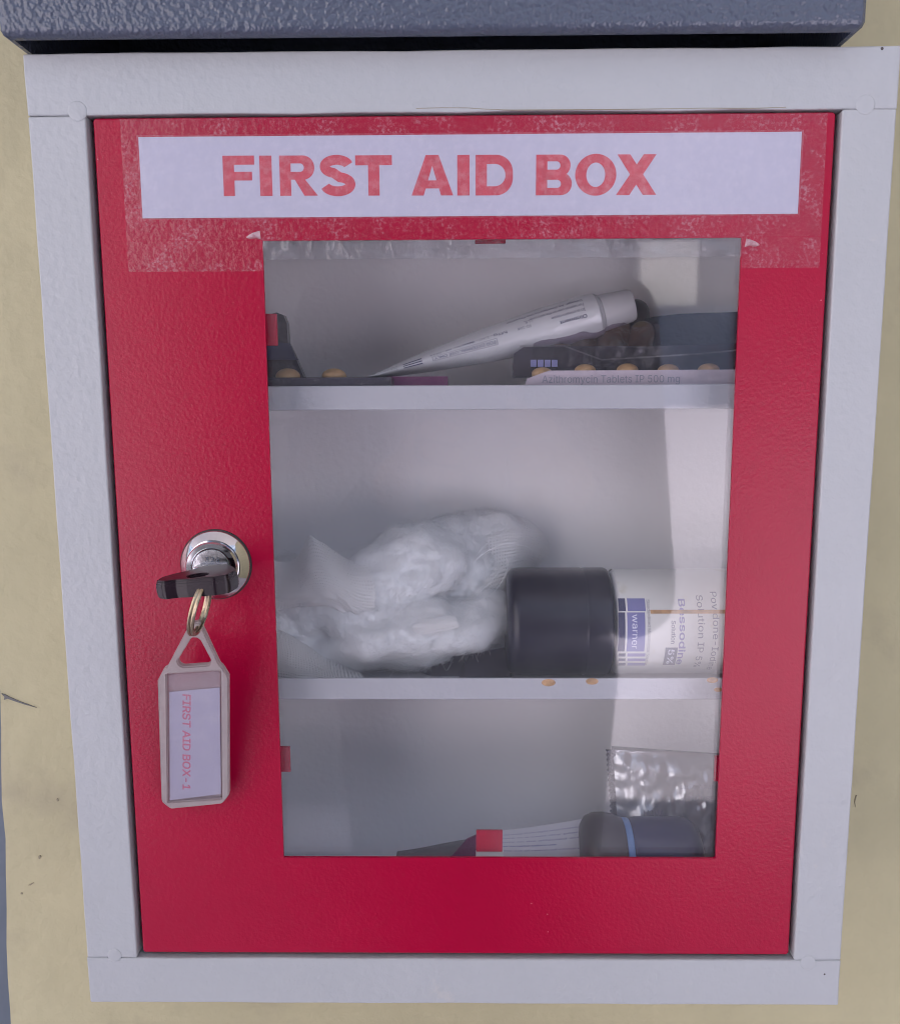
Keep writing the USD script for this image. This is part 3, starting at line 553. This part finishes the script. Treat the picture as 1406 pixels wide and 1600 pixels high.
part(g3, 'vial_body', to_tri((hull(cc, .010, c1, .0055)+hull(cc, .010, c2, .0068)).refine_to_length(.002)), 'black_plastic')
part(g3, 'vial_base', box(cc[0]-.010, cc[0]+.010, .068, .088, S1+.0001, cc[2]-.004, .001), 'black_plastic')
g4 = thing('blue_pouch', 'blue foil pouch standing at the right end of the top shelf', 'pouch', P(1100, 560, .07))
fl = bez([[P(x, y, d) for x, y, d in row] for row in (((1008, 497, .072), (1008, 540, .068), (1005, 605, .064)), ((1065, 490, .071), (1065, 540, .063), (1065, 605, .060)), ((1120, 488, .072), (1120, 540, .064), (1120, 605, .062)), ((1185, 485, .074), (1185, 540, .070), (1185, 605, .068)))])
g = grid(fl, 30, 20); part(g4, 'pouch_front', g[:2], 'blue_foil', smooth=True); g = grid(lambda u, v: fl(u, v)+np.array([0, .004, 0])*np.ones((len(u), 1)), 30, 20); part(g4, 'pouch_back', (g[0], g[1][:, ::-1]), 'blue_foil', smooth=True)

# ---------------------------------------------------------------- middle shelf
BY, BR = .0500, .0245
bz = S2+BR+.0006
xc0, xc1 = P(792, 980, BY-.012)[0], P(955, 980, BY-.012)[0]
bt = thing('antiseptic_bottle', 'white antiseptic bottle lying on the middle shelf, black cap to the left', 'bottle', (xc1, BY, S2))
def bl(prof, r=1): s = lathe(prof, 'x', 72); s.apply_translation((0, BY, bz)); return s
caps = bl([(xc0+.0004, .00001), (xc0+.0002, .019), (xc0+.0010, .0222), (xc0+.0030, .0241), (xc0+.006, BR), (xc1-.0125, BR), (xc1-.0118, BR-.0004), (xc1-.0110, BR-.0004), (xc1-.0104, BR), (xc1-.002, BR), (xc1-.0006, BR-.0006), (xc1, BR-.0022), (xc1+.0002, .012)])
part(bt, 'cap', caps, 'cap_plastic', smooth=50)
RB = .0236; X1 = .150
part(bt, 'bottle_body', bl([(xc1+.0003, .013), (xc1+.0006, .020), (xc1+.0012, RB-.0016), (xc1+.0028, RB-.0002), (xc1+.0045, RB), (X1-.004, RB), (X1-.001, RB-.0015), (X1, RB-.004), (X1, .00001)]), 'white_plastic', smooth=40)
lab = part(bt, 'bottle_label', bl([(xc1+.0022, RB+.00005), (xc1+.0022, RB+.00018), (X1-.006, RB+.00018), (X1-.006, RB+.00005)]), 'bottle_label', smooth=40)
RL = RB+.0002
def cyl(px, py):
    "where a pixel's ray meets the label: (x, angle); angle 0 faces the viewer, + goes up"
    d = ray(px, py); q = EYE-np.array([0, BY, bz]); A = d[1]**2+d[2]**2; B = q[1]*d[1]+q[2]*d[2]; C = q[1]**2+q[2]**2-RL**2
    dis = B*B-A*C; t = (-B-math.sqrt(max(dis, 0)))/A; h = q+d*t; return h[0], math.atan2(h[2], -h[1])
def wrap(m, x_base, a_start):
    "lettering that reads downwards round the bottle: x -> round it, y -> along it"
    m = split_long(m, .0022); v = np.asarray(m.vertices); an = a_start-v[:, 0]/RL; r = RL+.00003+v[:, 2]
    return trimesh.Trimesh(np.stack([x_base+v[:, 1], BY-r*np.cos(an), bz+r*np.sin(an)], -1), m.faces, process=False)
def bprint(s, xpix, y0, y1, hpix, mt, bold=False):
    x0_, a0 = cyl(xpix, y0); _, a1 = cyl(xpix, y1); h = cyl(xpix+hpix, (y0+y1)/2)[0]-cyl(xpix, (y0+y1)/2)[0]
    part(bt, 'lettering', wrap(text(s, (a0-a1)*RL, h, .00003, bold), cyl(xpix, (y0+y1)/2)[0], a0), mt, smooth=False)
def bband(xa, xb, y0, y1, mt, name='print_block', lift=0.):
    a0, a1 = cyl((xa+xb)/2, y0)[1], cyl((xa+xb)/2, y1)[1]; X0_, X1_ = cyl(xa, (y0+y1)/2)[0], cyl(xb, (y0+y1)/2)[0]
    w_ = wrap(extrude(sg.box(0, 0, (a0-a1)*RL, X1_-X0_), .00002), X0_, a0); w_.vertices = np.asarray(w_.vertices)+np.array([0, -lift, 0]); part(bt, name, w_, mt, smooth=False)
for y0, y1 in ((935, 955), (957, 1018), (1021, 1026), (1029, 1033), (1036, 1040)):
    bband(966, 977, y0, y1, 'navy_ink'); bband(980, 1008, y0, y1, 'violet_ink' if y1 < 1020 else 'lilac_ink')
bprint('warner', 988, 960, 1014, 10, 'pale_ink')
bprint('Standardised Microbicidal Solution', 1012, 937, 1039, 5, 'grey_ink')
bprint('Bessodine', 1062, 936, 1038, 10, 'lilac_ink', True); bprint('Solution', 1049, 970, 1006, 6.5, 'grey_ink', True)
bband(1038, 1057, 1012, 1039, 'grey_ink', 'print_badge'); bprint('5%', 1043, 1015, 1037, 9, 'pale_ink', True)
bprint('Solution IP 5%', 1091, 930, 1042, 10, 'grey_ink'); bprint('Povidone-Iodine', 1114, 925, 1046, 10, 'grey_ink')
bband(1016, 1150, 953, 959, 'iodine', 'iodine_stain', .00002)
# cotton wad: heaped lumps with loose fibres
cw = thing('cotton_wad', 'fluffy white cotton wad heaped on the middle shelf', 'cotton wad', P(640, 1060, .05))
def lump(px, py, d, rx, ry, rz, seed, sub=5, amp=.30):
    s = trimesh.creation.icosphere(subdivisions=sub, radius=1.); v = np.array(s.vertices)
    k = 1+amp*(meshkit.fbm(v*1.6+seed*3.7, 5, seed)-.5)+.07*(meshkit.fbm(v*6+seed, 3, seed+5)-.5); v = v*k[:, None]*np.array([rx, ry, rz])+P(px, py, d); v[:, 2] = np.maximum(v[:, 2], S2+.0005)
    return trimesh.Trimesh(v, s.faces, process=False)
def ball(px, py, d, rx, ry, rz): return m3.Manifold.sphere(1, 32).scale((rx, ry, rz)).translate(tuple(map(float, P(px, py, d))))
soft = None
for q in ((655, 912, .060, .0240, .019, .0185), (612, 945, .056, .0215, .018, .0185), (570, 998, .050, .0220, .016, .0160), (725, 1003, .052, .0230, .015, .0100), (650, 1015, .050, .026, .018, .0155), (585, 1025, .046, .020, .016, .0130), (700, 1020, .048, .022, .016, .0110),
          (470, 965, .060, .0190, .018, .0190), (515, 985, .056, .0190, .017, .0170), (755, 872, .076, .0200, .010, .0130), (440, 1000, .058, .018, .016, .018), (480, 1040, .056, .024, .014, .014), (560, 1040, .052, .024, .015, .012), (640, 1040, .052, .026, .015, .011), (735, 935, .068, .0180, .014, .0210), (620, 980, .066, .045, .018, .020), (700, 900, .070, .02, .013, .018), (765, 985, .056, .0120, .012, .0100)):
    soft = ball(*q) if soft is None else soft+ball(*q)
wad = to_tri(soft.refine_to_length(.0022)); trimesh.smoothing.filter_laplacian(wad, lamb=.5, iterations=12)
v = np.array(wad.vertices); nv = wad.vertex_normals; q_ = v*95
v = v+nv*(.0050*(meshkit.fbm(q_, 2, 31)-.5)+.0008*(meshkit.fbm(v*420, 2, 12)-.5))[:, None]; v[:, 2] = np.maximum(v[:, 2], S2+.0005); wad = trimesh.Trimesh(v, wad.faces, process=False)
part(cw, 'wad_core', wad, 'cotton', smooth=True)
rng = np.random.default_rng(11); pts_, fi = trimesh.sample.sample_surface(wad, 60000, seed=5); nr = wad.face_normals[fi]
cps, cnt = [], []
for q, n_ in zip(pts_, nr):
    if n_[1] > .45: continue
    l = rng.uniform(.0012, .0050)*(2.2 if rng.random() < .06 else 1); t_ = rng.normal(size=3); t_ -= n_*t_.dot(n_); t_ /= np.linalg.norm(t_); cv_ = rng.uniform(.2, .9)
    for k in range(4):
        a_ = k/3; cps.append(q-n_*.0004+n_*l*(.55*a_-.30*a_*a_)+t_*l*cv_*a_*a_*1.4)
    cnt.append(4)
o_ = ORG[cw]
fb = UsdGeom.BasisCurves.Define(stage, cw+'/fibres'); fb.CreatePointsAttr(Vt.Vec3fArray.FromNumpy((np.array(cps)-o_).astype(np.float32))); fb.CreateCurveVertexCountsAttr(Vt.IntArray(cnt)); fb.CreateTypeAttr('linear')
fb.CreateWidthsAttr(Vt.FloatArray([.00007])); fb.SetWidthsInterpolation('constant'); UsdShade.MaterialBindingAPI.Apply(fb.GetPrim()).Bind(MATS['cotton']); tag(fb.GetPrim(), kind='stuff')
# gauze sheets
def gauze(label, ctrl, nu, nv, cu, cv_, seed, amp=.0012):
    th = thing('gauze_sheet', label, 'gauze', np.asarray(ctrl[0][0])*0+np.array([P(ctrl[0][0][0], 1060, .05)[0] if False else 0, .05, S2]))
    fn = bez([[P(*q) for q in row] for row in ctrl])
    def f2(u, v):
        p = fn(u, v); p = p+amp*(meshkit.fbm(np.stack([u*5+seed, v*5, u*0], -1), 3, seed)-.5)[:, None]*np.array([1, 2.5, 1.]); p[:, 2] = np.maximum(p[:, 2], S2+.0006); return p
    g = grid(f2, nu, nv); part(th, 'weave', g[:2], 'gauze', smooth=True, uv=g[2]*np.array([cu, cv_])); return f2, th
gz1, t1 = gauze('folded gauze sheet with a raised peak at the left of the cotton', [
    [(405, 862, .050), (405, 905, .043), (405, 938, .041), (405, 958, .044)], [(466, 868, .050), (462, 905, .040), (462, 935, .038), (462, 950, .042)],
    [(484, 836, .050), (496, 890, .036), (508, 930, .035), (514, 948, .038)], [(515, 858, .050), (538, 905, .036), (548, 950, .035), (545, 968, .038)], [(560, 872, .054), (585, 915, .038), (582, 965, .037), (560, 985, .040)]], 60, 50, 46, 30, 1)
gz2, t2 = gauze('gauze sheet lying low at the left end of the middle shelf', [
    [(405, 968, .045), (405, 1010, .036), (405, 1075, .030)], [(445, 985, .045), (455, 1020, .034), (455, 1075, .029)], [(500, 1018, .044), (505, 1040, .034), (510, 1078, .029)], [(560, 1050, .042), (570, 1062, .034), (575, 1080, .030)]], 44, 40, 36, 28, 2)
gz3, t3 = gauze('rounded gauze fold above the black bottle cap', [
    [(690, 850, .074), (700, 905, .066), (715, 960, .060), (722, 1000, .058)], [(735, 822, .074), (740, 880, .060), (752, 950, .055), (760, 990, .054)], [(790, 808, .076), (790, 865, .062), (785, 935, .057), (786, 980, .056)],
    [(835, 818, .080), (825, 862, .070), (805, 920, .064), (795, 970, .060)], [(860, 850, .088), (846, 880, .082), (818, 905, .074), (800, 950, .068)]], 60, 60, 44, 40, 3)
gz4, t4 = gauze('flat gauze fold tucked behind the cotton wad', [
    [(520, 862, .070), (525, 905, .068), (530, 950, .066)], [(590, 852, .070), (595, 900, .066), (600, 950, .064)], [(660, 846, .072), (665, 900, .066), (670, 950, .064)], [(705, 850, .074), (710, 900, .07), (712, 950, .068)]], 50, 36, 40, 26, 4)
gz5, t5 = gauze('narrow gauze band showing between the cotton lumps', [
    [(628, 975, .036), (630, 985, .034), (632, 996, .034)], [(670, 968, .034), (672, 978, .032), (674, 990, .032)], [(712, 962, .036), (714, 970, .034), (718, 980, .034)]], 30, 16, 26, 8, 5, .0006)
rng = np.random.default_rng(4)
for th, seeds in ((t3, [((730, 890, .058), (790, 850, .056), (850, 872, .066)), ((735, 940, .052), (775, 900, .052), (800, 870, .060)), ((795, 905, .052), (802, 960, .044), (770, 978, .044)), ((740, 960, .05), (786, 905, .052), (790, 870, .055)), ((725, 900, .06), (760, 850, .06), (800, 830, .07))]), (t4, [((668, 856, .068), (682, 842, .066), (700, 848, .068))])):
    for a_, b2, c2 in seeds:
        A_, B_, C_ = P(*a_), P(*b2), P(*c2); t_ = np.linspace(0, 1, 16)[:, None]; part(th, 'loose_thread', tube((1-t_)**2*A_+2*t_*(1-t_)*(2*B_-.5*A_-.5*C_)+t_*t_*C_, .00016, 5), 'cotton')
pk = thing('grey_wrapper', 'grey plastic wrapper under the cotton wad beside the black cap', 'wrapper', P(720, 1060, .05))
for pts, d in ((((690, 1062), (655, 1050), (670, 1034), (725, 1022), (728, 1062)), .046), (((715, 1065), (722, 1045), (735, 1022), (790, 1012), (800, 1065)), .043)):
    pl = [P(x, y, d) for x, y in pts]; part(pk, 'wrapper_fold', face(extrude(sg.Polygon([(q[0], q[2]) for q in pl]), .0008), (0, d+.0008, 0)), 'smoke_clear')

# ---------------------------------------------------------------- bottom compartment
sc_ = thing('foil_sachet', 'silver foil sachet standing at the lower right behind a dark bottle', 'sachet', P(1040, 1340, .055))
def sfn(u, v):
    A_, B_, C_, D_ = P(958, 1172, .058), P(1150, 1180, .062), P(972, 1420, .050), P(1150, 1420, .052)
    p = (A_*(1-u)[:, None]+B_*u[:, None])*(1-v)[:, None]+(C_*(1-u)[:, None]+D_*u[:, None])*v[:, None]
    bulge = np.clip(np.minimum(np.minimum(u, 1-u)*7, np.minimum(v, 1-v)*9), 0, 1)
    ridge = np.abs(meshkit.fbm(np.stack([u*3.2+v*2.2, v*2.6-u*1.1, u*0], -1), 4, 21)-.5)
    p[:, 1] -= bulge*.0075*(1-.35*(2*u-1)**2) - bulge*.020*ridge - .0007*np.sin(v*60)*(1-bulge); return p
g = grid(sfn, 70, 80); part(sc_, 'sachet_front', g[:2], 'foil', smooth=True)
g = grid(lambda u, v: sfn(u, v)*np.array([1, 0, 1])+np.array([0, .0625, 0]), 6, 6); part(sc_, 'sachet_back', (g[0], g[1][:, ::-1]), 'foil', smooth=True)
zz = [P(946+3*(k % 2)+k*.28, 1172+k*4, .058) for k in range(52)]; poly_ = sg.Polygon([(q[0], q[2]) for q in zz]+[(P(976, 1376, .058)[0], P(976, 1376, .058)[2]), (P(961, 1172, .058)[0], P(961, 1172, .058)[2])]).buffer(0)
part(sc_, 'crimped_edge', face(extrude(poly_, .0006), (0, .0585, 0)), 'foil_edge')
q0, q1 = P(1005, 1274, .047), P(1034, 1273, .047); part(sc_, 'lettering', face(text('HOW', q1[0]-q0[0], .0030, .0001, True), (q0[0], .0462, q0[2])), 'grey_ink', smooth=False)
for k, (xa, xb, y) in enumerate(((1062, 1112, 1232), (1075, 1114, 1250))):
    q0, q1 = P(xa, y, .047), P(xb, y, .047); part(sc_, 'lettering', face(text(('DIRECTIONS', 'TO USE')[k], q1[0]-q0[0], .0022, .0001), (q0[0], .0462, q0[2])), 'grey_ink', smooth=False)
db = thing('dark_bottle', 'navy bottle with pale blue neck ring lying at the lower right', 'bottle', P(1000, 1345, .035))
VY = .032; vz = P(1000, 1283, VY)[2]-.0175
def vl(prof, n=56): s = lathe([(P(x, 1310, VY-.01)[0], r) for x, r in prof], 'x', n); s.apply_translation((0, VY, vz)); return s
part(db, 'cap', vl([(912, .00001), (912.5, .010), (915, .0145), (922, .0178), (934, .0193), (950, .0195), (966, .0188), (980, .0172), (982, .012)]), 'brown_plastic', smooth=50)
part(db, 'neck_ring', vl([(980, .013), (980.5, .0168), (983, .0171), (989, .0171), (991, .0168), (991.5, .013)]), 'sky_plastic')
part(db, 'bottle_body', vl([(991, .013), (992, .0165), (1003, .0176), (1075, .0176), (1088, .0168), (1098, .0148), (1104, .010), (1106, .00001)]), 'navy_plastic', smooth=50)
lf = thing('paper_leaflet', 'printed paper leaflet lying between the red clip and the dark bottle', 'leaflet', P(850, 1340, .035))
lfn = bez([[P(*q) for q in row] for row in (((770, 1300, .044), (770, 1330, .036), (770, 1375, .034)), ((840, 1292, .044), (840, 1330, .034), (840, 1375, .032)), ((925, 1278, .046), (925, 1325, .036), (925, 1375, .034)))])
g = grid(lfn, 24, 16); part(lf, 'leaflet_sheet', cat([trimesh.Trimesh(g[0], np.vstack([g[1][:, :3], g[1][:, [0, 2, 3]]]), process=False), trimesh.Trimesh(g[0]+np.array([0, .0004, 0]), np.vstack([g[1][:, :3], g[1][:, [0, 2, 3]]])[:, ::-1], process=False)]), 'leaflet_paper', smooth=True)
words = ['keep away from light and moisture', 'store in a cool dry place', 'apply on the affected area', 'read the leaflet before use', 'Keep out of reach of children']
for k, w_ in enumerate(words):
    t_ = split_long(text(w_, .86 if k != 3 else .6, .03, .001, k == 3), .08); v = np.asarray(t_.vertices)
    u_, vv = .08+v[:, 0], .13+.092*k-v[:, 1]*.95; q = lfn(u_, vv)+np.array([0, -.00022, 0]); q[:, 1] -= v[:, 2]*.02
    part(lf, 'lettering', (q, np.asarray(t_.faces)), 'violet_ink', smooth=False)
dp = thing('dark_tube', 'flattened dark grey tube lying left of the red clip', 'tube', P(690, 1340, .04))
m, _, _ = loft(P(618, 1350, .045), P(765, 1332, .045), [(0, .0006, .011), (.05, .0010, .011), (.5, .0048, .010), (.9, .0068, .009), (1, .0060, .008)]); part(dp, 'tube_body', m, 'olive_pack')
pl = [P(x, y, .033) for x, y in ((700, 1345), (730, 1312), (748, 1304), (748, 1345))]; part(dp, 'tube_flap', face(extrude(sg.Polygon([(q[0], q[2]) for q in pl]), .001), (0, .034, 0)), 'plum_film')
